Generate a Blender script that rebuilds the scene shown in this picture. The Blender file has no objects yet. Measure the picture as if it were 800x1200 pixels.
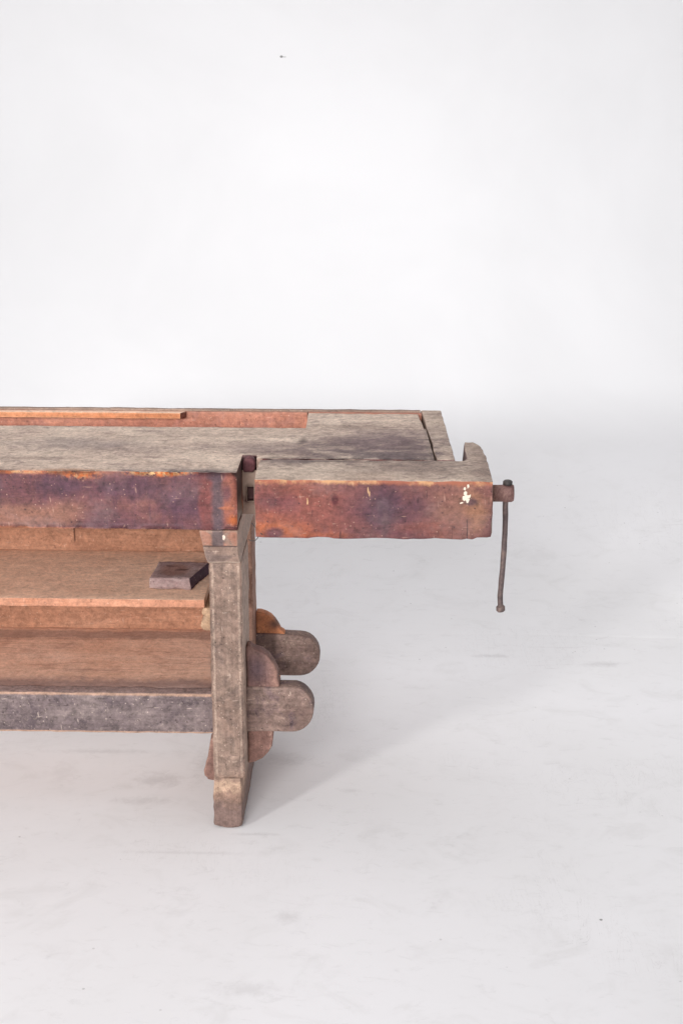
import bpy, bmesh, math, random
from mathutils import Vector, Matrix, noise

random.seed(7)
sc = bpy.context.scene
COL = sc.collection

# ------------------------------------------------------------------ camera
CAM = Vector((0.20387, -2.70651, 1.54631)); PITCH, YAW, ROLL, FPX = 0.296415, -0.019082, 0.0043707, 1651.364
fw = Vector((math.sin(YAW)*math.cos(PITCH), math.cos(YAW)*math.cos(PITCH), -math.sin(PITCH)))
rt = Vector((math.cos(YAW), -math.sin(YAW), 0)); up = rt.cross(fw)
rt2 = rt*math.cos(ROLL) + up*math.sin(ROLL); up2 = rt2.cross(fw)
cd = bpy.data.cameras.new('camera'); cam = bpy.data.objects.new('camera', cd); COL.objects.link(cam)
cd.sensor_fit = 'HORIZONTAL'; cd.sensor_width = 36; cd.lens = FPX/800*36; cd.clip_end = 200; cd.clip_start = .05
M = Matrix((rt2, up2, -fw)).transposed().to_4x4(); M.translation = CAM
cam.matrix_world = M
sc.camera = cam

# ------------------------------------------------------------------ light
w = bpy.data.worlds.new('World'); sc.world = w; w.use_nodes = True
bg = w.node_tree.nodes['Background']; bg.inputs[0].default_value = (.98, .972, 1.0, 1); bg.inputs[1].default_value = .55

def area(name, loc, target, size, energy, color, shape='DISK', spread=180):
    l = bpy.data.lights.new(name, 'AREA'); l.shape = shape; l.size = size; l.energy = energy; l.color = color; l.spread = math.radians(spread)
    o = bpy.data.objects.new(name, l); COL.objects.link(o); o.location = loc
    o.rotation_euler = (Vector(target)-Vector(loc)).to_track_quat('-Z', 'Y').to_euler()
    return o
area('key_softbox', (-4.9, -6.0, 2.37), (0.35, 3.0, .35), .95, 33.5, (1.0, .985, .965), spread=50)
area('overhead_fill', (-.2, 1.2, 3.9), (0.0, 1.2, 0), 3.0, 21, (.99, .985, 1.0), 'SQUARE')  # unseen fill lamp, added to brighten upper surfaces and soften shadows
area('front_fill', (-.9, -5.0, 3.0), (.3, 1.9, .4), 2.0, 28.5, (1.0, .985, .99), 'SQUARE', spread=64)

sc.view_settings.view_transform = 'Standard'; sc.view_settings.look = 'None'
sc.view_settings.exposure = -.03; sc.view_settings.gamma = 1
sc.cycles.max_bounces = 8; sc.cycles.diffuse_bounces = 5

# ------------------------------------------------------------------ node helper
class S:
    """a shader socket with arithmetic"""
    def __init__(s, g, sock): s.g, s.k = g, sock
    def _m(s, op, *a, clamp=False):
        n = s.g.nt.nodes.new('ShaderNodeMath'); n.operation = op; n.use_clamp = clamp
        for i, v in enumerate((s,)+a): s.g.put(n.inputs[i], v)
        return S(s.g, n.outputs[0])
    def __add__(s, o): return s._m('ADD', o)
    __radd__ = __add__
    def __sub__(s, o): return s._m('SUBTRACT', o)
    def __rsub__(s, o): return s._m('MULTIPLY', -1.0)._m('ADD', o)
    def __mul__(s, o): return s._m('MULTIPLY', o)
    __rmul__ = __mul__
    def __truediv__(s, o): return s._m('DIVIDE', o)
    def pow(s, e): return s._m('POWER', e)
    def max(s, o): return s._m('MAXIMUM', o)
    def min(s, o): return s._m('MINIMUM', o)
    def abs(s): return s._m('ABSOLUTE')
    def step(s, a, b):                       # smooth ramp 0..1 from a to b (either order)
        n = s.g.nt.nodes.new('ShaderNodeMapRange'); n.interpolation_type = 'SMOOTHSTEP'; n.clamp = True
        inv = a > b
        s.g.put(n.inputs[0], s); lo, hi = (b, a) if inv else (a, b)
        n.inputs[1].default_value = lo; n.inputs[2].default_value = hi
        n.inputs[3].default_value = 1.0 if inv else 0.0; n.inputs[4].default_value = 0.0 if inv else 1.0
        return S(s.g, n.outputs[0])

class G:
    def __init__(g, name):
        g.m = bpy.data.materials.new(name); g.m.use_nodes = True; g.nt = g.m.node_tree
        g.b = g.nt.nodes['Principled BSDF']
        tc = g.nt.nodes.new('ShaderNodeTexCoord'); g.obj = S(g, tc.outputs['Object'])
        sp = g.nt.nodes.new('ShaderNodeSeparateXYZ'); g.put(sp.inputs[0], g.obj)
        g.x, g.y, g.z = (S(g, sp.outputs[i]) for i in range(3))
        ge = g.nt.nodes.new('ShaderNodeNewGeometry'); g.nrm = ge.outputs['Normal']
        sn = g.nt.nodes.new('ShaderNodeSeparateXYZ'); g.nt.links.new(g.nrm, sn.inputs[0])
        g.nx, g.ny, g.nz = (S(g, sn.outputs[i]) for i in range(3))
    def put(g, inp, v):
        if isinstance(v, S): g.nt.links.new(v.k, inp)
        elif isinstance(v, (tuple, list)):
            inp.default_value = tuple(v)+(1,) if len(inp.default_value) == 4 and len(v) == 3 else v
        else: inp.default_value = v
    def vec(g, sx, sy, sz, off=(0, 0, 0)):
        n = g.nt.nodes.new('ShaderNodeMapping'); g.put(n.inputs[0], g.obj)
        n.inputs['Scale'].default_value = (sx, sy, sz); n.inputs['Location'].default_value = off
        return S(g, n.outputs[0])
    def noise(g, v, scale=1, detail=4, rough=.6, dist=0):
        n = g.nt.nodes.new('ShaderNodeTexNoise'); g.put(n.inputs['Vector'], v)
        n.inputs['Scale'].default_value = scale; n.inputs['Detail'].default_value = detail
        n.inputs['Roughness'].default_value = rough; n.inputs['Distortion'].default_value = dist
        return S(g, n.outputs[0])
    def voro(g, v, scale=1, feature='F1', rnd=1.0):
        n = g.nt.nodes.new('ShaderNodeTexVoronoi'); n.feature = feature; g.put(n.inputs['Vector'], v)
        n.inputs['Scale'].default_value = scale; n.inputs['Randomness'].default_value = rnd
        return S(g, n.outputs['Distance'])
    def mix(g, f, a, b):
        n = g.nt.nodes.new('ShaderNodeMix'); n.data_type = 'RGBA'
        g.put(n.inputs[0], f); g.put(n.inputs[6], a); g.put(n.inputs[7], b)
        return S(g, n.outputs[2])
    def ramp(g, f, stops):
        n = g.nt.nodes.new('ShaderNodeValToRGB'); g.put(n.inputs[0], f)
        e = n.color_ramp.elements
        while len(e) < len(stops): e.new(.5)
        for el, (p, c) in zip(e, stops): el.position = p; el.color = tuple(c)+(1,)
        return S(g, n.outputs[0])
    def mul(g, c, f):
        n = g.nt.nodes.new('ShaderNodeVectorMath'); n.operation = 'SCALE'
        g.put(n.inputs[0], c); g.put(n.inputs['Scale'], f); return S(g, n.outputs[0])
    def dash(g, sx, sy, sz, rot, thr, seed, keep=.5, jag=.5):
        """scattered short nicks: stretched cells, only some of them marked"""
        n = g.nt.nodes.new('ShaderNodeMapping'); g.put(n.inputs[0], g.obj)
        n.inputs['Rotation'].default_value = rot; n.inputs['Location'].default_value = (seed*.37, seed*.11, seed*.23)
        m = g.nt.nodes.new('ShaderNodeVectorMath'); m.operation = 'MULTIPLY'
        g.nt.links.new(n.outputs[0], m.inputs[0]); m.inputs[1].default_value = (sx, sy, sz)
        v = g.nt.nodes.new('ShaderNodeTexVoronoi'); g.nt.links.new(m.outputs[0], v.inputs['Vector']); v.inputs['Scale'].default_value = 1
        sp = g.nt.nodes.new('ShaderNodeSeparateColor'); g.nt.links.new(v.outputs['Color'], sp.inputs[0])
        d = S(g, v.outputs['Distance']) + (g.noise(g.vec(180, 180, 180, (seed, 0, 0)), 1, 3, .7)-.5)*thr*3*jag
        return d.step(thr, thr*.35) * S(g, sp.outputs[0]).step(keep+.08, keep-.08)
    def nicks(g, c, seed, light, dark, amt=1.0, hr=1.0):
        """old scratches, nicks, dots and hairline cracks on a front face"""
        c = g.mix(g.dash(75, 75, 16, (0, .12, 0), .14, seed, .42)*.55*amt, c, light)
        c = g.mix(g.dash(60, 60, 20, (0, -.5, .1), .11, seed+3, .35)*.45*amt, c, light)
        c = g.mix(g.dash(16, 60, 90, (0, .05, 0), .14, seed+5, .45)*.5*amt, c, light)
        c = g.mix(g.dash(120, 120, 120, (.3, .2, 0), .20, seed+7, .30)*.8*amt, c, light)
        c = g.mix(g.dash(48, 48, 9, (0, -.06, 0), .10, seed+9, .40)*.6*amt, c, dark)
        c = g.mix(g.dash(9*hr, 60, 85, (0, .03, 0), .15, seed+11, .50)*.55*amt, c, dark)
        c = g.mix(g.dash(95, 95, 95, (.1, .4, 0), .26, seed+13, .28)*.75*amt, c, dark)
        return c
    def grunge(g, c, seed, amt=1.0, axis='x', fw=1.0):
        """pores, dents, scratches and dirt a few millimetres across"""
        o = (seed*1.3, seed*.7, seed*2.1)
        a = g.noise(g.vec(110, 110, 110, o), 1, 6, .78, .4); b = g.noise(g.vec(*AX[axis](260), o), 1, 5, .7, .3)
        k = g.noise(g.vec(34, 34, 34, o), 1, 5, .7, .8)
        c = g.mul(c, (1.0 + ((a-.5)*2.6 + (b-.5)*1.7*fw + (k-.5)*1.7)*amt).max(.25))
        return c, a, b
    def edge(g, r=.005):                      # 1 on worn arrises
        n = g.nt.nodes.new('ShaderNodeBevel'); n.samples = 4; n.inputs[0].default_value = r
        d = g.nt.nodes.new('ShaderNodeVectorMath'); d.operation = 'DOT_PRODUCT'
        g.nt.links.new(n.outputs[0], d.inputs[0]); g.nt.links.new(g.nrm, d.inputs[1])
        return 1.0 - S(g, d.outputs['Value'])
    def blob(g, a, b, a0, b0, ra, rb, n, soft=.5, wob=1.2):
        da = (a - a0) * (1/ra); db = (b - b0) * (1/rb)
        d = (da*da + db*db).pow(.5) + (n - .5)*wob
        return d.step(1.0+soft*.5, 1.0-soft)
    def done(g, color, rough=.7, bump=None, bstr=.4, bdist=.002, spec=.3):
        g.put(g.b.inputs['Base Color'], color); g.put(g.b.inputs['Roughness'], rough)
        g.b.inputs['Specular IOR Level'].default_value = spec
        if bump is not None:
            n = g.nt.nodes.new('ShaderNodeBump'); n.inputs['Strength'].default_value = bstr
            n.inputs['Distance'].default_value = bdist; g.put(n.inputs['Height'], bump)
            g.nt.links.new(n.outputs[0], g.b.inputs['Normal'])
        return g.m

def lin(r, gg, b):                            # sRGB 0-255 -> linear
    f = lambda c: (c/255/12.92) if c <= 10 else ((c/255+.055)/1.055)**2.4
    return (f(r), f(gg), f(b))

AX = {'x': lambda s: (s*.07, s, s), 'z': lambda s: (s, s, s*.07), 'y': lambda s: (s, s*.07, s)}

def base_wood(g, axis, stops, fine=90, seed=0, patch=5, fw=.30):
    off = (seed*1.7, seed*.9, seed*2.3)
    fib = g.noise(g.vec(*AX[axis](fine), off), 1, 6, .65, .3)
    mid = g.noise(g.vec(*AX[axis](fine*.22), off), 1, 4, .6, .8)
    big = g.noise(g.vec(patch, patch, patch, off), 1, 4, .6, .5)
    t = fib*fw + mid*.30 + big*(.70-fw)
    t = (t - .5)*2.3 + .5
    return g.ramp(t, stops), fib, mid, big

def weathered_top(g, axis='x', seed=0):
    """grey sun-bleached and grimy upper surface, beige where scrubbed"""
    c, fib, mid, big = base_wood(g, axis, [(.0, lin(134, 112, 104)), (.3, lin(184, 162, 147)), (.55, lin(201, 180, 163)), (1, lin(220, 200, 182))], 70, seed, 7, .15)
    off = (seed*3.1+2, 5, seed)
    cr = g.noise(g.vec(20, 120, 120, off), 1, 6, .75, 1.2)
    c = g.mix(cr.step(.43, .30)*.6, c, lin(96, 77, 73))
    gr = g.noise(g.vec(13, 24, 24, off), 1, 6, .78, 1.6)
    c = g.mix(gr.step(.50, .64)*.55, c, lin(118, 99, 98))
    sp = g.noise(g.vec(120, 190, 190, off), 1, 3, .6)
    c = g.mix(sp.step(.66, .74)*.6, c, lin(214, 190, 166))
    return c, cr, gr, fib

# ------------------------------------------------------------------ materials
def mat_bench(kind):
    g = G('bench_wood_'+kind)
    seed = {'apron': 1, 'vise': 4, 'plain': 8}[kind]
    # side faces: old stain, from purple brown to worn orange
    c, fib, mid, big = base_wood(g, 'x', [(.0, lin(70, 42, 50)), (.35, lin(104, 64, 68)), (.62, lin(124, 80, 76)), (1, lin(150, 98, 84))], 60, seed, 7)
    wob = g.noise(g.vec(22, 22, 22, (seed, 2, 3)), 1, 5, .65, .6)
    wob2 = g.noise(g.vec(55, 55, 40, (seed, 7, 3)), 1, 5, .7, .4)
    nf = g.noise(g.vec(130, 130, 130, (seed, 9, 3)), 1, 5, .75, .6)
    drip = g.noise(g.vec(46, 46, 5, (seed, 1, 1)), 1, 4, .65, .3)
    OR, PU, GR, BR = lin(178, 96, 52), lin(82, 54, 68), lin(88, 74, 80), lin(148, 104, 84)
    def B(col, x0, z0, rx, rz, a, n=wob, soft=.6, wb=1.3):
        nonlocal c
        c = g.mix(g.blob(g.x, g.z, x0, z0, rx, rz, n, soft, wb)*a, c, col)
    if kind == 'apron':
        c = g.mix(drip.step(.45, .66)*.5, c, PU)
        B(BR, -.50, .705, .11, .03, .7); B(BR, -.40, .712, .05, .03, .5); B(PU, -.41, .772, .06, .022, .75)
        B(PU, -.27, .765, .08, .028, .8); B(PU, -.165, .735, .05, .05, .8); B(PU, -.33, .70, .06, .03, .35)
        B(lin(122, 66, 62), -.118, .74, .018, .07, .8, wob, .4, .7)
        B(lin(164, 98, 76), -.072, .735, .019, .075, .8, wob, .7, 1.5)
        B(OR, -.066, .70, .015, .016, .9); B(PU, -.078, .755, .012, .02, .7)
        B(GR, -.097, .73, .0135, .08, .8, wob2, .5, 1.1); B(lin(88, 68, 76), -.100, .79, .022, .010, .8, wob2, .7, 1.2); B(lin(176, 106, 76), -.078, .725, .018, .004, .7, wob2, .5, .8)
    if kind == 'vise':
        B(lin(142, 78, 60), .045, .735, .12, .075, .7); B(OR, .035, .696, .075, .018, .9, wob, 1.0, 2.2); B(OR, .10, .685, .07, .007, .5, wob, 1.0, 2.0); B(OR, .02, .735, .03, .02, .35, wob, 1.0, 2.2); B(lin(122, 74, 80), .03, .745, .05, .022, .6)
        B(lin(132, 78, 72), .12, .73, .09, .055, .6, wob, 1.0, 2.0); B(lin(92, 48, 56), .015, .76, .05, .02, .5)
        B(PU, .255, .745, .085, .034, .9, wob, 1.0, 2.0); B(lin(72, 52, 66), .235, .735, .032, .05, .6, wob, .9)
        B(lin(80, 30, 38), .14, .758, .008, .012, .8, wob, .5, .7); B(lin(84, 50, 62), .02, .688, .022, .014, .85)
        B(lin(142, 102, 86), .392, .735, .065, .07, .75, wob, 1.0, 2.0); B(lin(168, 120, 88), .418, .742, .024, .05, .5, wob, .9, 2.0)
        c = g.mix((g.x-.4022+(wob-.5)*.006).abs().step(.0016, .0005)*(g.z+(wob2-.5)*.02).step(.726, .716)*.85, c, lin(60, 42, 42))
        c = g.mix((g.x-.372+(wob-.5)*.008).abs().step(.0013, .0004)*(g.z+(wob2-.5)*.02).step(.712, .704)*.7, c, lin(66, 46, 44))
        B(lin(92, 66, 70), .24, .71, .008, .035, .7, wob, .6, 1.2)
        B(lin(80, 58, 70), .408, .757, .014, .009, .75); B(lin(134, 76, 66), .33, .70, .06, .02, .5)
    c = g.mul(c, .9)
    c, ga, gb = g.grunge(c, seed+20, .8, 'x', .45)
    c = g.nicks(c, seed, lin(176, 138, 122), lin(56, 36, 42), 1.0)
    # fine scratches and scuffs
    sc1 = g.noise(g.vec(120, 120, 40, (seed, 3, 9)), 1, 5, .7, 2.2); sc2 = g.noise(g.vec(30, 30, 150, (seed+3, 3, 9)), 1, 5, .7, 1.4)
    sg = wob.step(.47, .60); c = g.mix(sc1.step(.60, .72)*.42*sg, c, lin(178, 142, 130)); c = g.mix(sc2.step(.62, .72)*.35, c, lin(176, 134, 116))
    wh = g.noise(g.vec(70, 70, 50, (seed, 11, 2)), 1, 4, .7, .5)
    c = g.mix(wh.step(.715, .75)*.7, c, lin(206, 170, 150))
    dk = g.noise(g.vec(60, 60, 60, (seed, 17, 2)), 1, 4, .7, .5)
    c = g.mix(dk.step(.66, .74)*.6, c, lin(52, 32, 38))
    dust = g.noise(g.vec(8, 8, 8, (seed, 31, 2)), 1, 5, .7, .5)
    c = g.mix(dust.step(.48, .7)*.22, c, lin(150, 128, 128))
    # upper arris worn to bright raw wood
    if kind == 'apron':
        amt = g.blob(g.x, g.z, -.372, .8, .045, .017, wob2, .7, 1.6).max(g.blob(g.x, g.z, -.215, .8, .075, .0105, wob2, .5, 1.3)).max(g.blob(g.x, g.z, -.47, .8, .10, .007, wob2, .5, 1.3)*.8)
        c = g.mix(amt*(ga.step(.40, .52)), c, g.mix(wob2.step(.45, .6), lin(196, 108, 58), lin(216, 172, 120)))
        lipm = (g.z + (wob2-.5)*.012).step(.790, .7965)*g.x.step(-.27, -.36)
        c = g.mix(lipm*.55*wob.step(.38, .56), c, lin(180, 116, 88))
        low = (g.z + (wob2-.5)*.016).step(.684, .679)
        c = g.mix(low*.5*g.x.step(-.3, -.42), c, lin(206, 130, 88))
    if kind == 'vise':
        lipm = (g.z + (wob2-.5)*.022).step(.787, .797)
        c = g.mix(lipm*.75, c, g.mix(wob.step(.42, .6), lin(170, 100, 74), lin(222, 170, 120)))
        for (x0, z0, rx, rz) in ((.398, .765, .0062, .0068), (.3965, .7745, .0045, .004), (.3945, .7835, .0022, .0035), (.4005, .789, .002, .0035), (.389, .7545, .0045, .0018)):
            c = g.mix(g.blob(g.x, g.z, x0, z0, rx, rz, nf, .12, 4.5)*.95, c, lin(236, 224, 204))
        for (x0, z0) in ((.205, .779), (.208, .771), (.086, .755)):
            c = g.mix(g.blob(g.x, g.z, x0, z0, .0014, .007, nf, .3, 3.0)*.85, c, lin(214, 172, 128))
    # upper surface
    t, cr, gr, tf = weathered_top(g, 'x', seed)
    tw = g.noise(g.vec(14, 20, 20, (seed, 4, 8)), 1, 5, .68, .7)
    def T(col, x0, y0, rx, ry, a, n=tw):
        nonlocal t
        t = g.mix(g.blob(g.x, g.y, x0, y0, rx, ry, n, 1.0, 2.6)*a, t, col)
    if kind == 'apron':
        T(lin(104, 84, 88), .24, .26, .14, .14, .85); T(lin(98, 80, 82), .12, .22, .10, .08, .7); T(lin(126, 108, 106), -.05, .2, .1, .05, .5); T(lin(120, 102, 100), -.35, .18, .16, .03, .5); T(lin(98, 78, 80), .29, .16, .05, .06, .7); T(lin(112, 90, 86), .05, .15, .12, .03, .6); T(lin(92, 74, 76), .30, .2, .05, .1, .6); T(lin(112, 92, 82), .16, .40, .1, .03, .5)
        T(lin(104, 94, 98), -.42, .23, .15, .05, .5); T(lin(96, 82, 84), .22, .15, .16, .035, .7); T(lin(186, 166, 150), -.2, .3, .28, .07, .4)
        T(lin(82, 66, 64), .062, .26, .010, .045, .75)
        T(lin(92, 80, 84), -.14, .012, .09, .02, .85); T(lin(96, 84, 92), -.28, .008, .02, .012, .8)
        T(lin(176, 120, 80), -.4, .006, .10, .012, .5); T(lin(98, 80, 74), -.5, .10, .12, .015, .4)
    if kind == 'apron': t = g.mul(t, 1.0 - g.x.step(.325, .335)*.16)
    if kind == 'vise':
        t = g.mul(t, .84)
        T(lin(104, 86, 82), .30, .06, .14, .07, .6); T(lin(100, 82, 78), .12, .095, .25, .012, .7); T(lin(104, 90, 90), .05, .09, .1, .03, .5); T(lin(188, 168, 150), .02, .0, .1, .05, .4)
        T(lin(112, 92, 86), .44, .05, .03, .2, .5); T(lin(176, 152, 134), .2, -.02, .12, .03, .4)
    topm = (g.nz + (wob2-.5)*.3).step(.5, .8)*g.z.step(.75, .78)
    t, ta, tb = g.grunge(t, seed+40, .7, 'x', .35)
    n_ = g.dash(10, 80, 60, (0, 0, .04), .17, seed+2, .5)*.5
    t = g.mix(n_, t, lin(96, 80, 76)); t = g.mix(g.dash(26, 60, 60, (0, 0, -.4), .12, seed+4, .4)*.45, t, lin(90, 74, 72))
    t = g.mix(g.dash(110, 80, 80, (0, 0, .3), .22, seed+6, .3)*.7, t, lin(84, 66, 64)); t = g.mix(g.dash(60, 80, 60, (0, 0, .8), .15, seed+8, .3)*.5, t, lin(214, 194, 176))
    col = g.mix(topm, c, t)
    # raw end grain, paler
    eg = g.noise(g.vec(60, 60, 16, (3, 3, 3)), 1, 5, .65, .5)
    endc = g.ramp(eg, [(.25, lin(104, 86, 80)), (.5, lin(150, 128, 114)), (.8, lin(172, 150, 134))])
    col = g.mix(g.nx.abs().step(.6, .85), col, endc)
    if kind == 'vise': col = g.mix(g.nx.step(-.5, -.8)*g.x.step(.3, .35)*.8, col, lin(96, 74, 76))
    if kind == 'apron':
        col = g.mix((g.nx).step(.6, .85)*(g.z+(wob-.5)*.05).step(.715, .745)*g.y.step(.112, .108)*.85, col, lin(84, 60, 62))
        # raw sawn wall of the vise notch
        raw = g.noise(g.vec(26, 50, 12, (3, 3, 3)), 1, 5, .6, .4)
        rc = g.ramp(raw, [(.3, lin(146, 120, 108)), (.6, lin(182, 156, 140))])
        col = g.mix(g.x.step(-.0575, -.055)*g.x.step(-.012, -.016)*g.y.step(.08, .10)*(1.0-topm), col, rc)
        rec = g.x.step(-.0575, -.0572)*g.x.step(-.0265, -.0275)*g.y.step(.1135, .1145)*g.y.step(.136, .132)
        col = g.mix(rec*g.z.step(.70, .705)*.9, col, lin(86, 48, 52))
    h = tf*.3 + cr*.5 + fib*.35 + wob2*.3 + ga*.5
    rough = .78 - (1.0-topm)*.22 + (wob-.5)*.3
    return g.done(col, rough, h, .45, .003, .35)

def mat_raw(name, axis, stops, grime=None, grime_amt=.6, edgec=None, seed=0, fine=60, patch=6, rough=.75, specks=0.0, bstr=.45, extra=None, grg=.6, nk=.7):
    g = G(name)
    c, fib, mid, big = base_wood(g, axis, stops, fine, seed, patch)
    wob = g.noise(g.vec(20, 20, 20, (seed, 2, 3)), 1, 5, .68, .7)
    fine2 = g.noise(g.vec(75, 75, 75, (seed, 5, 3)), 1, 5, .75, .6)
    if grime:
        c = g.mix(wob.step(.47, .66)*grime_amt, c, grime)
        c = g.mix(fine2.step(.56, .68)*grime_amt*.55, c, grime)
    c = g.mix(fine2.step(.45, .32)*.35, c, stops[-1][1])
    c = g.nicks(c, seed+2, g.mix(.5, stops[-1][1], lin(220, 200, 184)), g.mix(.5, stops[0][1], lin(60, 46, 44)), nk, 1.0)
    if extra: c = extra(g, c, wob, fine2)
    c, ga, gb = g.grunge(c, seed+60, grg, axis, .6)
    if specks:
        sc1 = g.noise(g.vec(110, 110, 45, (seed, 3, 9)), 1, 5, .7, 2.4)
        c = g.mix(sc1.step(.60, .72)*specks*wob.step(.45, .58), c, lin(206, 186, 168))
        c = g.mix(fine2.step(.70, .76)*specks, c, lin(216, 204, 196))
    if edgec:
        e = (g.edge(.006)*2.6 + (fine2-.5)*.7).step(.10, .34)
        c = g.mix(e*.7, c, edgec)
    h = fib*.5 + fine2*.5 + mid*.3 + ga*.5
    return g.done(c, rough, h, bstr, .003, .3)

GREY = [(.0, lin(82, 65, 59)), (.4, lin(132, 109, 97)), (.7, lin(154, 131, 117)), (1, lin(182, 158, 142))]
BROWN = [(.0, lin(94, 66, 60)), (.4, lin(136, 102, 92)), (.7, lin(156, 122, 109)), (1, lin(186, 150, 132))]
WARM = [(.0, lin(184, 142, 122)), (.35, lin(209, 174, 154)), (.65, lin(219, 187, 168)), (1, lin(230, 204, 187))]
ORANGE = [(.0, lin(166, 100, 66)), (.4, lin(204, 134, 94)), (.7, lin(218, 152, 112)), (1, lin(232, 176, 136))]

def leg_extra(g, c, wob, f2):
    # brown foot end with a pale worn collar, and a paler groove down each arris
    c = g.mix((g.z+(wob-.5)*.06).step(.135, .10)*.8, c, lin(152, 122, 106))
    c = g.mix((g.z+(wob-.5)*.07+(f2-.5)*.03).step(.075, .045)*.75, c, lin(112, 93, 89))
    c = g.mix((g.z-.098+(wob-.5)*.05).abs().step(.020, .008)*f2.step(.40, .55)*.6, c, lin(202, 172, 146))
    c = g.mix(g.nx.step(.6, .9)*g.z.step(.1, .2)*.6, c, lin(196, 172, 156))  # right side lightened in colour to offset the shade on it
    for x0 in (-.1110, -.0575):
        c = g.mix(((g.x-x0) + (wob-.5)*.006).abs().step(.0035, .001)*g.z.step(.12, .14)*f2.step(.38, .54)*.4, c, lin(200, 176, 158))
    return c
def bol_extra(g, c, wob, f2):
    up_ = (g.z + (wob-.5)*.004).step(.645, .6475)
    c = g.mix(up_*.7*wob.step(.36, .52), c, lin(162, 108, 88))
    c = g.mix(up_*g.blob(g.x, g.z, -.097, .66, .0135, .04, wob, .3, .4)*.95, c, lin(96, 82, 82))
    c = g.mix(g.blob(g.x, g.z, -.085, .665, .0025, .005, f2, .3, 2.5), c, lin(226, 204, 188))
    c = g.mix(g.blob(g.x, g.z, -.1265, .6125, .0025, .0025, f2, .3, .6), c, lin(240, 236, 232))  # glint of a nail, painted as a white dot
    c = g.mix((g.z-.6455).abs().step(.0022, .0008)*.8, c, lin(70, 52, 50))
    c = g.mix((g.z + (wob-.5)*.006).step(.6135, .6115)*.6, c, lin(186, 166, 150))
    c = g.mix(g.nx.step(.6, .9)*.7, c, lin(200, 176, 160))  # shaded right side, brightened by a paler colour
    return c
def str_extra(g, c, wob, f2):
    c = g.mix(g.nz.step(.6, .85)*.6, c, lin(160, 138, 132))
    c = g.mix((g.z + (f2-.5)*.006).step(.2865, .2905)*g.ny.step(-.3, -.7)*.7, c, lin(188, 150, 126))
    c = g.mix(g.z.step(.2065, .2035)*.7, c, lin(196, 158, 134))
    return c
def panel_extra(g, c, wob, f2):
    c = g.mix((g.x+.482).abs().step(.003, .001)*g.z.step(.5, .52)*.8, c, lin(74, 46, 36))
    return c
def low_extra(g, c, wob, f2):
    st = g.noise(g.vec(5, 46, 46, (3, 8, 1)), 1, 5, .7, .4)
    c = g.mix(st.step(.52, .70)*.5, c, lin(140, 106, 98))
    c = g.mix((g.y+(wob-.5)*.09).step(.150, .108)*.75, c, lin(126, 104, 102))
    c = g.mix((g.y+(wob-.5)*.04 - .385).abs().step(.03, .015)*.5, c, lin(124, 104, 100))
    return c
def key_extra(g, c, wob, f2):
    return g.mix(g.blob(g.x, g.z, -.028, .352, .032, .048, wob, .9, 1.4)*.85, c, lin(88, 70, 76))
def block_extra(g, c, wob, f2):
    m = g.nz.step(.6, .9)
    c = g.mix(m*g.blob(g.x, g.y, .002, .055, .034, .044, wob, .35, .9)*.7, c, lin(140, 104, 92))
    c = g.mix(m*g.blob(g.x, g.y, .016, .060, .016, .007, f2, .5, 1.8)*.8, c, lin(78, 54, 50))
    return g.mix(m*g.blob(g.x, g.y, -.010, .082, .012, .006, f2, .5, 1.8)*.7, c, lin(86, 62, 58))
def bkey_extra(g, c, wob, f2):
    return g.mix(g.blob(g.x, g.z, -.012, .318, .02, .014, wob, .8, 1.0)*.85, c, lin(84, 62, 56))

MB_A, MB_V = mat_bench('apron'), mat_bench('vise')
M_LEG = mat_raw('grimy_grey_leg_wood', 'z', GREY, lin(92, 78, 74), .55, lin(196, 172, 152), 2, 55, 8, .7, .3, .5, leg_extra, .75, 1.0)
M_BACKLEG = mat_raw('brown_leg_wood', 'z', [(.0, lin(112, 82, 74)), (.5, lin(156, 120, 104)), (1, lin(190, 154, 134))], lin(110, 84, 76), .4, lin(196, 160, 134), 5)
M_BOL = mat_raw('bolster_wood', 'x', GREY, lin(96, 82, 82), .5, lin(200, 176, 158), 3, 55, 9, .7, .25, .4, bol_extra)
M_STR = mat_raw('blackened_stretcher_wood', 'x', [(.0, lin(72, 60, 64)), (.4, lin(112, 98, 98)), (.7, lin(136, 121, 118)), (1, lin(172, 156, 148))], lin(84, 72, 78), .55, lin(196, 166, 146), 6, 50, 9, .7, .6, .5, str_extra, .8, 1.0)
M_TEN = mat_raw('grimy_tenon_wood', 'x', [(.0, lin(76, 60, 58)), (.4, lin(118, 96, 88)), (.7, lin(140, 117, 107)), (1, lin(178, 154, 139))], lin(92, 74, 82), .65, lin(190, 164, 148), 9, 45, 11, .7, .5, .5, None, .85, 1.0)
M_KEY = mat_raw('brown_wedge_wood', 'z', BROWN, lin(104, 78, 72), .5, lin(198, 166, 142), 11, 45, 9, .7, .15, .4, key_extra)
M_BKEY = mat_raw('orange_wedge_wood', 'z', ORANGE, lin(132, 84, 58), .5, lin(206, 154, 116), 12, 45, 9, .7, .0, .4, bkey_extra)
M_SHELF = mat_raw('warm_shelf_wood', 'x', [(.0, lin(200, 158, 132)), (.35, lin(223, 186, 160)), (.65, lin(231, 197, 172)), (1, lin(239, 211, 190))], lin(190, 156, 136), .4, lin(222, 168, 132), 13, 60, 4, .75, 0, .45, None, .45, .6)
M_SHELFEDGE = mat_raw('raw_orange_shelf_edge', 'x', [(.0, lin(172, 116, 90)), (.5, lin(195, 139, 112)), (1, lin(210, 158, 130))], lin(176, 112, 80), .3, None, 14)
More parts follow.
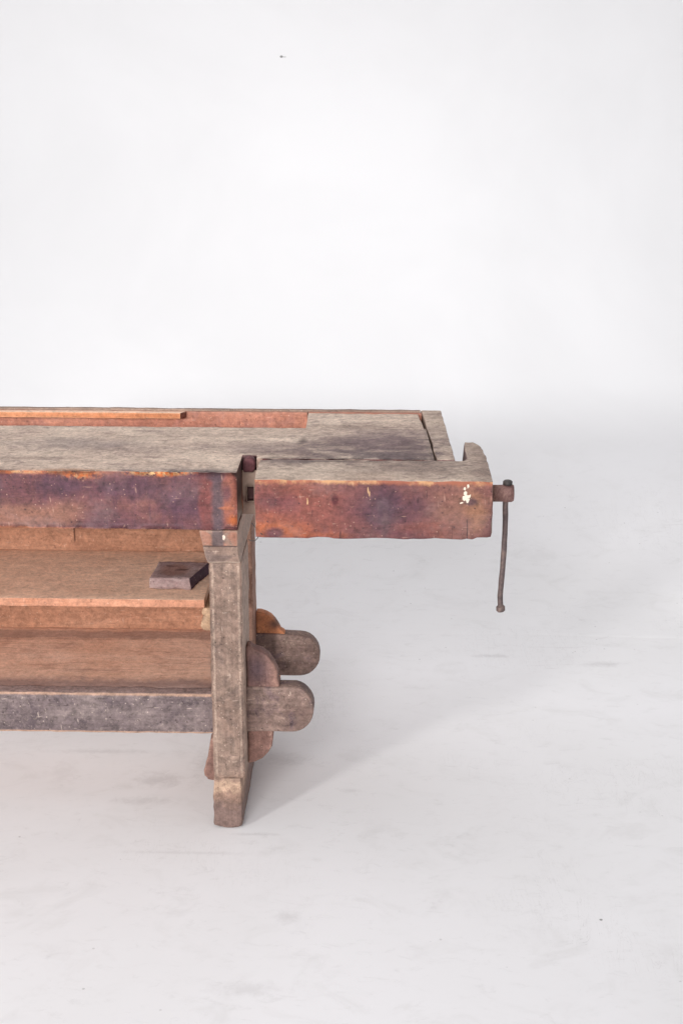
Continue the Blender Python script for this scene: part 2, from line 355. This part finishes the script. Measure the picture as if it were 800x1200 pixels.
M_LOW = mat_raw('stained_lower_shelf_wood', 'x', [(.0, lin(190, 146, 122)), (.35, lin(210, 170, 147)), (.65, lin(219, 183, 162)), (1, lin(228, 197, 179))], lin(168, 128, 110), .4, None, 15, 46, 5, .75, 0, .5, low_extra, .4, .5)
M_PANEL = mat_raw('brown_back_board_wood', 'x', [(.0, lin(146, 104, 82)), (.5, lin(178, 130, 104)), (1, lin(196, 152, 127))], lin(140, 98, 78), .35, None, 16, 50, 4, .8, 0, .4, panel_extra)
M_TRAY = mat_raw('reddish_tray_wood', 'x', [(.0, lin(136, 84, 70)), (.4, lin(176, 118, 98)), (.7, lin(190, 134, 112)), (1, lin(206, 160, 142))], lin(156, 112, 104), .5, lin(186, 150, 132), 17, 50, 8)
M_LEDGE = mat_raw('orange_ledge_wood', 'x', ORANGE, lin(190, 124, 88), .3, lin(226, 190, 160), 18, 60, 6, .75, 0, .4, lambda g, c, w_, f: g.mix(g.nz.step(.5, .8)*.8, c, lin(228, 198, 176)))  # light on the ledge's top is painted in as a paler colour
M_LEDGEEND = mat_raw('dark_ledge_end_grain', 'z', [(.0, lin(92, 52, 44)), (1, lin(140, 88, 72))], None, .5, None, 19)
M_RAIL = mat_raw('grey_rail_wood', 'x', GREY, lin(96, 82, 74), .5, lin(196, 172, 152), 20)
M_CLEAT = mat_raw('pale_cleat_wood', 'y', [(.0, lin(140, 104, 82)), (.5, lin(180, 148, 120)), (1, lin(208, 180, 152))], lin(120, 92, 80), .4, None, 21)
M_BLOCK = mat_raw('dusty_block_wood', 'x', [(.0, lin(112, 88, 90)), (.5, lin(154, 131, 128)), (1, lin(186, 165, 160))], lin(120, 92, 92), .5, lin(188, 164, 154), 22, 60, 9, .75, .2, .5, block_extra)
M_TAB = mat_raw('dark_reddish_jaw_wood', 'z', [(.0, lin(62, 34, 38)), (.5, lin(98, 58, 62)), (1, lin(134, 90, 90))], lin(58, 36, 42), .5, lin(150, 106, 100), 27)
M_SHADEEND = mat_raw('shaded_block_end', 'x', [(.0, lin(54, 34, 46)), (1, lin(88, 62, 74))], None, .5, None, 25)  # shade on the block's right end, put into the colour

def mat_iron(name, a, b, c_):
    g = G(name)
    n = g.noise(g.vec(60, 60, 40), 1, 6, .7, .5); n2 = g.noise(g.vec(220, 220, 160), 1, 4, .7)
    col = g.ramp(n*.6+n2*.4, [(.3, a), (.5, b), (.72, c_)])
    g.b.inputs['Metallic'].default_value = .35
    return g.done(col, .52+n*.2, n2*.6+n*.4, .4, .002, .4)
M_IRON = mat_iron('dull_handle_iron', lin(66, 56, 58), lin(104, 90, 88), lin(148, 126, 116))
M_RUST = mat_iron('rusty_screw_iron', lin(88, 62, 60), lin(138, 104, 98), lin(176, 146, 132))
M_DARKIRON = mat_iron('dark_iron', lin(50, 46, 46), lin(82, 78, 76), lin(120, 110, 104))

def mat_paint(name, wall):
    g = G(name)
    a = g.noise(g.vec(1.1, 1.1, 1.1), 1, 4, .55, .4); b = g.noise(g.vec(7, 9, 7), 1, 6, .7, .8)
    base = g.mix(a.step(.3, .7), lin(223, 223, 224), lin(229, 229, 230))
    fl = g.z.step(.45, .02)
    base = g.mix(fl, base, g.mix(a.step(.3, .7), lin(236, 235, 235), lin(243, 242, 243)))
    if wall:
        base = g.mix(g.blob(g.x, g.z, -.155, 1.642, .007, .005, b, .3, .6)*.75, base, lin(70, 66, 64))
        base = g.mix(g.blob(g.x, g.z, -.143, 1.641, .008, .0025, b, .3, .6)*.4, base, lin(90, 88, 86))
    base = g.mix(b.step(.50, .72)*.22*fl, base, lin(208, 206, 204))
    fs = g.noise(g.vec(16, 34, 20, (6, 2, 0)), 1, 7, .8, .9)
    base = g.mix(fs.step(.54, .68)*.20*fl, base, lin(196, 194, 193))
    st = g.noise(g.vec(5, 26, 5, (4, 4, 0)), 1, 6, .72, 1.4); gate = g.noise(g.vec(2.2, 2.2, 2.2, (7, 1, 0)), 1, 3, .5)
    base = g.mix(st.step(.60, .70)*gate.step(.46, .62)*.2*fl, base, lin(186, 182, 182))
    ln = g.noise(g.vec(20, 3, 3, (1, 9, 0)), 1, 5, .7, 2.4)
    base = g.mix((ln-.5).abs().step(.006, .0)*gate.step(.52, .64)*.30*fl, base, lin(160, 156, 154))
    sm = g.noise(g.vec(24, 30, 24, (2, 5, 0)), 1, 5, .75, .7)
    base = g.mix(sm.step(.66, .75)*gate.step(.50, .44)*.34*fl, base, lin(176, 174, 180))
    tn = g.noise(g.vec(40, 40, 40, (5, 5, 0)), 1, 5, .75, .6)
    for (x0, y0, rx, ry, a_) in ((-.27, .22, .05, .035, .55), (-.30, .12, .06, .016, .4), (-.17, .30, .03, .09, .4), (.02, .33, .05, .03, .35), (-.43, .36, .14, .012, .4), (-.50, .25, .03, .06, .25), (-.17, -.10, .13, .006, .3), (-.03, -.02, .05, .006, .45), (.06, -.33, .025, .02, .4), (.0, -.56, .06, .02, .35), (.56, .98, .05, .012, .5), (.86, .93, .05, .02, .4), (.17, .18, .02, .008, .3)):
        base = g.mix(g.blob(g.x, g.y, x0, y0, rx, ry, tn, 1.1, 3.4)*a_*.55, base, lin(166, 161, 160))
    v = g.voro(g.vec(6.5, 6.5, 6.5), 1); vg = g.noise(g.vec(3, 3, 3, (9, 9, 0)), 1, 2, .5)
    base = g.mix((v + (tn-.5)*.02).step(.026, .013)*vg.step(.44, .52)*.75*fl, base, lin(96, 90, 88))
    v2 = g.voro(g.vec(17, 17, 17, (3, 1, 0)), 1)
    base = g.mix((v2 + (tn-.5)*.04).step(.06, .03)*vg.step(.52, .42)*.4*fl, base, lin(140, 136, 134))
    return g.done(base, .62+b*.2, b*.6+sm*.4, .10, .003, .25)
M_FLOOR, M_WALL = mat_paint('scuffed_white_floor_paint', False), mat_paint('white_backdrop_paint', True)

# ------------------------------------------------------------------ mesh helpers
def link(name, bm, mats, parent=None, smooth=True):
    me = bpy.data.meshes.new(name); bmesh.ops.recalc_face_normals(bm, faces=bm.faces)
    bm.to_mesh(me); bm.free()
    for m in (mats if isinstance(mats, (list, tuple)) else [mats]): me.materials.append(m)
    if smooth: me.polygons.foreach_set('use_smooth', [True]*len(me.polygons))
    o = bpy.data.objects.new(name, me); COL.objects.link(o)
    if parent: o.parent = parent
    return o

def lines(cuts, res):
    cuts = sorted(set(cuts)); out = [cuts[0]]
    for a, b in zip(cuts, cuts[1:]):
        n = max(1, round((b-a)/res)); out += [a+(b-a)*(i+1)/n for i in range(n)]
    return out

def cells(boxes, cut=(), res=(.012, .012, .012), bev=.003, amp=.0008, edge_amp=.0015, seed=0, warp=None):
    """solid made of the union of axis-aligned boxes minus the cut boxes, on a fine grid, arrises rounded and worn"""
    allb = list(boxes)+list(cut)
    L = [lines([v for b in allb for v in (b[k], b[k+3])], res[k]) for k in range(3)]
    mid = [[(a+b)/2 for a, b in zip(l, l[1:])] for l in L]
    ins = lambda b, p: all(b[k] < p[k] < b[k+3] for k in range(3))
    n = [len(m) for m in mid]
    occ = {}
    for i in range(n[0]):
        for j in range(n[1]):
            for k in range(n[2]):
                p = (mid[0][i], mid[1][j], mid[2][k])
                if any(ins(b, p) for b in boxes) and not any(ins(b, p) for b in cut): occ[i, j, k] = 1
    bm = bmesh.new(); vs = {}
    def V(i, j, k):
        if (i, j, k) not in vs: vs[i, j, k] = bm.verts.new((L[0][i], L[1][j], L[2][k]))
        return vs[i, j, k]
    D = (((-1, 0, 0), ((0, 0, 0), (0, 0, 1), (0, 1, 1), (0, 1, 0))), ((1, 0, 0), ((1, 0, 0), (1, 1, 0), (1, 1, 1), (1, 0, 1))),
         ((0, -1, 0), ((0, 0, 0), (1, 0, 0), (1, 0, 1), (0, 0, 1))), ((0, 1, 0), ((0, 1, 0), (0, 1, 1), (1, 1, 1), (1, 1, 0))),
         ((0, 0, -1), ((0, 0, 0), (0, 1, 0), (1, 1, 0), (1, 0, 0))), ((0, 0, 1), ((0, 0, 1), (1, 0, 1), (1, 1, 1), (0, 1, 1))))
    for (i, j, k) in occ:
        for d, q in D:
            if (i+d[0], j+d[1], k+d[2]) not in occ: bm.faces.new([V(i+a, j+b, k+c) for a, b, c in q])
    finish(bm, bev, amp, edge_amp, seed, warp)
    return bm

def finish(bm, bev, amp, edge_amp, seed, warp=None):
    bm.normal_update()
    if warp:
        for v in bm.verts: v.co = Vector(warp(*v.co))
    sharp = [e for e in bm.edges if len(e.link_faces) == 2 and e.calc_face_angle(0) > .6]
    ev = set(v for e in sharp for v in e.verts)
    if bev: r = bmesh.ops.bevel(bm, geom=sharp, offset=bev, segments=2, profile=.6, affect='EDGES', clamp_overlap=True); ev = set(r['verts'])
    bm.normal_update()
    s = Vector((seed*3.3, seed*1.9, seed*.7))
    for v in bm.verts:
        p = v.co+s
        d = noise.noise(p*14)*amp + noise.noise(p*45)*amp*.5
        if v in ev: d -= max(0, noise.noise(p*30)+.15)*edge_amp + max(0, noise.noise(p*90)-.1)*edge_amp
        v.co += v.normal*d

def prism(outline, axis, a, b, bev=.004, jitter=.0008, seed=0):
    """closed outline extruded along an axis: 'y' takes (x,z) points, 'z' takes (x,y) points"""
    pts = []
    for i, p in enumerate(outline):                                # resample so edges can wobble
        q = outline[(i+1) % len(outline)]; d = math.dist(p, q); k = max(1, int(d/.012))
        for t in range(k): pts.append((p[0]+(q[0]-p[0])*t/k, p[1]+(q[1]-p[1])*t/k))
    bm = bmesh.new()
    mk = (lambda p, t: (p[0], t, p[1])) if axis == 'y' else (lambda p, t: (p[0], p[1], t))
    n = max(1, int((b-a)/.02)); rings = []
    for r in range(n+1):
        t = a+(b-a)*r/n; ring = []
        for p in pts:
            s = Vector((p[0], p[1], t+seed))
            ring.append(bm.verts.new(mk((p[0]+noise.noise(s*35)*jitter, p[1]+noise.noise(s*35+Vector((9, 0, 0)))*jitter), t)))
        rings.append(ring)
    m = len(pts)
    for r in range(n):
        for i in range(m): bm.faces.new((rings[r][i], rings[r][(i+1) % m], rings[r+1][(i+1) % m], rings[r+1][i]))
    f1 = bm.faces.new(rings[0]); f2 = bm.faces.new(rings[-1])
    bmesh.ops.recalc_face_normals(bm, faces=bm.faces)
    if bev:
        es = list({e for f in (f1, f2) for e in f.edges} | {e for e in bm.edges if len(e.link_faces) == 2 and e.calc_face_angle(0) > .6})
        bmesh.ops.bevel(bm, geom=es, offset=bev, segments=2, profile=.6, affect='EDGES', clamp_overlap=True)
    return bm

def arc(cx, cz, rx, rz, a0, a1, n=10):
    return [(cx+rx*math.cos(math.radians(a0+(a1-a0)*i/n)), cz+rz*math.sin(math.radians(a0+(a1-a0)*i/n))) for i in range(n+1)]

def tube(pts, rad, sides=14, seed=0, wob=0.0):
    bm = bmesh.new(); rings = []
    P = [Vector(p) for p in pts]
    R_ = rad if isinstance(rad, (list, tuple)) else [rad]*len(P)
    for i, p in enumerate(P):
        d = (P[min(i+1, len(P)-1)]-P[max(i-1, 0)]).normalized()
        u = d.orthogonal().normalized() if i == 0 else (u - d*u.dot(d)).normalized()
        v = d.cross(u)
        rings.append([bm.verts.new(p+(u*math.cos(t)+v*math.sin(t))*R_[i]*(1+wob*noise.noise((p+u*math.cos(t)*.02+v*math.sin(t)*.02)*40+Vector((seed, 0, 0)))))
                      for t in (2*math.pi*k/sides for k in range(sides))])
    for a, b in zip(rings, rings[1:]):
        for k in range(sides): bm.faces.new((a[k], a[(k+1) % sides], b[(k+1) % sides], b[k]))
    bm.faces.new(rings[0][::-1]); bm.faces.new(rings[-1])
    return bm

def curve_pts(P, n=6):
    """Catmull-Rom through the points"""
    P = [Vector(p) for p in P]; Q = [P[0]*2-P[1]]+P+[P[-1]*2-P[-2]]; out = []
    for i in range(1, len(Q)-2):
        for k in range(n):
            t = k/n; a, b, c, d = Q[i-1:i+3]
            out.append(.5*((2*b)+(c-a)*t+(2*a-5*b+4*c-d)*t*t+(3*b-a-3*c+d)*t**3))
    return out+[P[-1]]

# ------------------------------------------------------------------ setting: floor and backdrop
bm = bmesh.new()
v = [bm.verts.new(p) for p in ((-9, -9, 0), (9, -9, 0), (9, 6, 0), (-9, 6, 0))]; bm.faces.new(v)
o = link('floor', bm, M_FLOOR); o['kind'] = 'structure'

YW, RAD, Y0 = 3.2, 1.9, 1.13
prof = [(Y0, -.002), (Y0+.004, .0015), (YW-RAD, .002)] + [(YW-RAD+RAD*math.sin(t), .002+RAD-RAD*math.cos(t)) for t in (math.pi/2*i/22 for i in range(1, 23))]
z = prof[-1][1]
while z < 5.0: z += .12; prof.append((YW, z))
bm = bmesh.new(); rows = []
xs = [-5+i*.06 for i in range(168)]
for r, (yy, zz) in enumerate(prof):
    row = []
    for x in xs:
        k = min(1, r/3); n1 = noise.noise(Vector((x*1.1, yy*1.6, zz*1.4)))
        dy = 0.0; dz = 0.0
        if r > 2:
            dy -= abs(n1)*.012; dz += abs(n1)*.006
            # a soft crease where the paper leaves the floor on the right
            cr = math.exp(-((x-1.12-(yy-1.3)*.8)/.07)**2)*math.exp(-((yy-1.45)/.28)**2)
            dz += cr*.022; dy -= cr*.012
        if r < 2: dy = noise.noise(Vector((x*1.3, 4, 0)))*.03
        row.append(bm.verts.new((x, yy+dy, zz+dz)))
    rows.append(row)
for a, b in zip(rows, rows[1:]):
    for i in range(len(xs)-1): bm.faces.new((a[i], a[i+1], b[i+1], b[i]))
o = link('backdrop', bm, M_WALL); o['kind'] = 'structure'
sm = o.modifiers.new('smooth', 'SUBSURF'); sm.levels = 1; sm.render_levels = 1

# ------------------------------------------------------------------ the workbench
bench = bpy.data.objects.new('workbench', None); COL.objects.link(bench)
bench['label'] = 'old stained wooden carpenter workbench with a tail vise, standing on the white floor'
bench['category'] = 'workbench'
XL = -1.62                                                             # far end, outside the frame
ZT, ZB = .80, .679

# thick front plank, notched at the right for the vise; tongue of the end cap below
bm = cells([(XL, 0, ZB, -.057, .382, ZT), (-.057, .112, ZB, .342, .382, ZT), (.34, .13, .715, .362, .38, .765)],
           [(-.0575, .10, .774, -.026, .128, .8005), (-.046, .10, .708, -.028, .130, .738)],
           (.012, .012, .012), .003, .0011, .0024, 1,
           lambda x, y, z: (x + (max(0, y-.118)*-.028 if x > .3 and z > .766 else 0), y, z))
link('top_plank', bm, MB_A, bench)

# end cap with a slanted, opened joint
bm = prism([(.3478, .1135), (.3845, .1135), (.3805, .35), (.3765, .573), (.328, .574), (.3315, .545), (.3365, .39), (.3438, .25), (.3425, .20)], 'z', .695, .800, .003, .0012, 3)
link('end_cap', bm, MB_A, bench)
# dark worn tab of the jaw in the notch
tab = prism([(-.0530, .772), (-.0330, .772), (-.0290, .780), (-.0285, .792), (-.0320, .8005), (-.0400, .8035), (-.0490, .8015), (-.0540, .793), (-.0545, .782)], 'y', .100, .127, .004, .0012, 9)
link('jaw_tab', tab, M_TAB, bench)
# tool tray at the back
link('tray_floor', cells([(XL, .384, .700, .33, .560, .714)], (), (.05, .03, .02), .001, .0005, .0005, 5), M_TRAY, bench)
link('rear_rail', cells([(XL, .5605, .690, .3282, .5765, .8005)], (), (.012, .008, .012), .002, .0008, .0016, 6), [M_RAIL], bench)
link('tray_lining', cells([(XL, .548, .7145, .0605, .560, .797)], (), (.014, .006, .012), .002, .0008, .0016, 7), M_TRAY, bench)
link('tray_end_block', cells([(.0625, .384, .7145, .331, .536, .7995)], (), (.012, .012, .012), .0025, .0008, .0018, 8,
     lambda x, y, z: (x - (y-.384)*.06 if x > .2 else x, y, z)), MB_A, bench)
link('seam_strip', cells([(.0620, .5375, .7145, .3305, .5595, .7975)], (), (.014, .007, .02), .002, .0008, .0012, 9), M_TRAY, bench)
lg = cells([(XL, .527, .784, -.238, .5475, .7985)], (), (.012, .006, .005), .0015, .0006, .0012, 10, lambda x, y, z: (x + (y-.527)*.55 if x > -.26 else x, y, z))
for f in lg.faces:
    if f.normal.x > .6: f.material_index = 1
link('tool_ledge', lg, [M_LEDGE, M_LEDGEEND], bench)

# tail vise
def jaw(x, y, z):
    if y > .111 and x > .4015:
        f = (x-.402)/(.4512-.402); t = max(0, (y-.14)/.143)
        lim = .4512-.0165*t**2.6
        lo = .402+.009*t**1.6 + .007*max(0, (z-.74)/.06)*(1-.7*t) - .003*max(0, (.74-z)/.06)
        x = lo + f*(lim-lo)
    if x > .4025 and z < .70: z += .0045*(1-(z-.678)/.022)
    if y > .18 and z > .79: z -= (y-.18)*.02
    return (x, y, z)
vise = link('tail_vise', cells([(-.0195, -.0462, ZB-.001, .4512, .1105, ZT-.0005), (.402, .1105, ZB-.001, .4512, .283, ZT-.0005)], (), (.0105, .0105, .011), .0028, .0012, .0032, 21, jaw), MB_V, bench)
YS = .030
hub = tube([(.440, YS, .753), (.476, YS, .7535), (.4775, YS, .7535), (.494, YS, .754), (.4985, YS, .754)], [.0172, .0172, .0184, .0184, .0160], 26, 2, .03)
link('screw_head', hub, M_RUST, vise)
hp = curve_pts([(.4856, YS, .774), (.4848, YS, .76), (.483, YS, .732), (.4842, YS, .690), (.4837, YS, .641), (.4828, YS, .60), (.4810, YS, .563), (.4797, YS, .535), (.4815, YS, .505)], 5)
hb = link('handle_bar', tube(hp, .0056, 14, 4, .12), M_IRON, vise)
link('handle_knob', tube([(.4858, YS, .7705), (.4858, YS, .7725), (.4858, YS, .778), (.4858, YS, .7805)], [.0075, .0098, .0098, .0072], 18, 1, .06), M_DARKIRON, vise)
link('handle_knob', tube([(.4806, YS, .511), (.4812, YS, .5085), (.4818, YS, .501), (.4822, YS, .4985)], [.0070, .0092, .0092, .0066], 18, 6, .08), M_IRON, vise)
# bent wires hanging under the jaw
link('bent_nail', tube(curve_pts([(-.028, .0, .694), (-.020, -.020, .692), (-.012, -.040, .690), (-.004, -.049, .686)], 5), .0009, 6), M_DARKIRON, vise)
link('bent_nail', tube(curve_pts([(-.034, -.01, .662), (-.026, -.02, .663), (-.018, -.028, .668), (-.011, -.036, .680)], 5), .0009, 6), M_DARKIRON, vise)

# trestle: leg, rear leg, foot, bolster; built once, then copied to the far end
trestle = []
def tp(o): trestle.append(o); return o
legw = lambda x, y, z: (x + (0.0 if z > .3 else 0.0), y, z)
leg = tp(link('leg', cells([(-.1187, 0, .118, -.0497, .155, .611)], (), (.0115, .012, .0125), .0055, .0012, .0034, 31), M_LEG, bench))
tp(link('leg', cells([(-.1180, .33, .04, -.0565, .428, .676)], (), (.0115, .014, .02), .004, .0010, .002, 32), M_BACKLEG, bench))
# foot: long runner with a rounded toe
def toe(x, y, z):
    if y < .06 and z < .02: z += (x+.09)**2*7
    return (x + (.0012 if x > -.09 else -.001)*(1 if z < .05 else 0), y, z)
tp(link('foot', cells([(-.1205, .002, .0005, -.0585, .47, .122)], (), (.0103, .02, .0122), .005, .0014, .0042, 33, toe), M_LEG, bench))
bo = prism([(-.1345, .6785), (-.1335, .667), (-.1300, .655), (-.1275, .640), (-.1235, .622), (-.1195, .610), (-.0525, .610), (-.0560, .625), (-.0575, .645), (-.0575, .6785)], 'y', -.004, .50, .002, .0008, 4)
tp(link('bolster', bo, M_BOL, bench))
tp(link('corner_bracket', prism([(-.118, .185), (-.1325, .175), (-.1395, .130), (-.1480, .100), (-.1470, .088), (-.1425, .085), (-.1400, .079), (-.118, .074)], 'y', .075, .125, .003, .0012, 6), M_KEY, bench))
tp(link('shelf_cleat', prism([(-.1195, .470), (-.1440, .470), (-.1475, .462), (-.1480, .455), (-.1425, .452), (-.1490, .440), (-.1515, .428), (-.1470, .420), (-.1380, .417), (-.1195, .418)], 'y', .105, .42, .004, .0012, 8), M_CLEAT, bench))

# stretchers with through tenons and wedges outside the leg
st_f = link('stretcher', cells([(-1.40, .050, .2005, -.112, .088, .2945)], (), (.012, .0095, .0115), .003, .0010, .0022, 41), M_STR, bench)
tf = [(-.115, .2075), (-.02, .2075)] + arc(.048, .2600, .046, .0525, -80, 80, 14) + [(-.02, .3120), (-.115, .3105)]
ten_f = link('tenon', prism(tf, 'y', .050, .094, .004, .0012, 2), M_TEN, st_f)
st_b = link('stretcher', cells([(-1.40, .386, .19, -.112, .428, .2705)], (), (.03, .014, .02), .003, .0010, .0018, 42), M_LOW, bench)
tb = [(-.115, .1885), (-.02, .1885)] + arc(.045, .2400, .050, .0520, -85, 85, 14) + [(-.02, .2950), (-.115, .2950)]
ten_b = link('tenon', prism(tb, 'y', .395, .432, .004, .0012, 3), M_TEN, st_b)
kf = [(-.0490, .129), (-.034, .133), (-.017, .142), (-.004, .156), (.003, .170), (.0055, .188), (.007, .206), (.0195, .306), (.0215, .318), (.0165, .330), (.018, .343), (.009, .364), (-.003, .380), (-.018, .391), (-.036, .397), (-.0405, .404), (-.0490, .404)]
wf = link('wedge', prism(kf, 'y', .055, .088, .004, .0014, 4), M_KEY, bench)
kb = [(-.0560, .120), (-.03, .131), (-.014, .146), (-.002, .164), (.000, .184), (.000, .29), (.0125, .291), (.010, .297), (.002, .302), (-.003, .312), (-.012, .326), (-.021, .336), (-.032, .343), (-.044, .3475), (-.0560, .348)]
wb = link('wedge', prism(kb, 'y', .400, .428, .003, .0010, 5), M_BKEY, bench)

# shelves and back boards
us = cells([(-1.36, .10, .4715, -.1405, .425, .4900)], (), (.014, .016, .0065), .0015, .0008, .0012, 51)
for f in us.faces:
    if f.normal.y < -.5: f.material_index = 1
link('upper_shelf', us, [M_SHELF, M_SHELFEDGE], bench)
link('lower_shelf', cells([(-1.40, .0885, .272, -.121, .4285, .2925)], (), (.016, .016, .01), .0015, .0014, .0012, 52), M_LOW, bench)
link('back_board', cells([(-1.40, .430, .286, -.119, .446, .4845)], (), (.02, .016, .02), .002, .0012, .001, 53), M_PANEL, bench)
link('back_board', cells([(-1.40, .428, .4865, -.119, .446, .676)], (), (.02, .016, .02), .002, .0012, .001, 54), M_PANEL, bench)

# the far trestle, tenons and wedges: mirrored copies
XM = -1.52
def mirror(o, parent):
    me = o.data.copy(); me.transform(Matrix.Translation((XM, 0, 0)) @ Matrix.Scale(-1, 4, (1, 0, 0))); me.flip_normals()
    c = o.copy(); c.data = me; COL.objects.link(c); c.parent = parent
for o in trestle + [wf, wb]: mirror(o, bench)
mirror(ten_f, st_f); mirror(ten_b, st_b)

# ------------------------------------------------------------------ loose block on the shelf
bx, by, bz = -.2225, .160, .4906
blk = cells([(-.0440, 0, 0, .0440, .112, .0265)], (), (.006, .006, .0045), .0030, .0012, .0034, 61, lambda x, y, z: (x + (max(0, x)/.044)*(y/.112)*.026 + .003*(1-z/.0265)*(1 if x > .03 else -1 if x < -.03 else 0), y, z - (.0022*max(0, 1-((x/.032)**2+((y-.056)/.042)**2)) if z > .026 else 0)))
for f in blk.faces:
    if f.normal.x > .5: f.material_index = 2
b = link('wooden_block', blk, [M_BLOCK, M_BLOCK, M_SHADEEND])
b.location = (bx, by, bz); b.rotation_euler = (0, 0, math.radians(-2))
b['label'] = 'dusty grey wooden block with a shallow brown hollow, lying on the upper shelf'
b['category'] = 'wooden block'
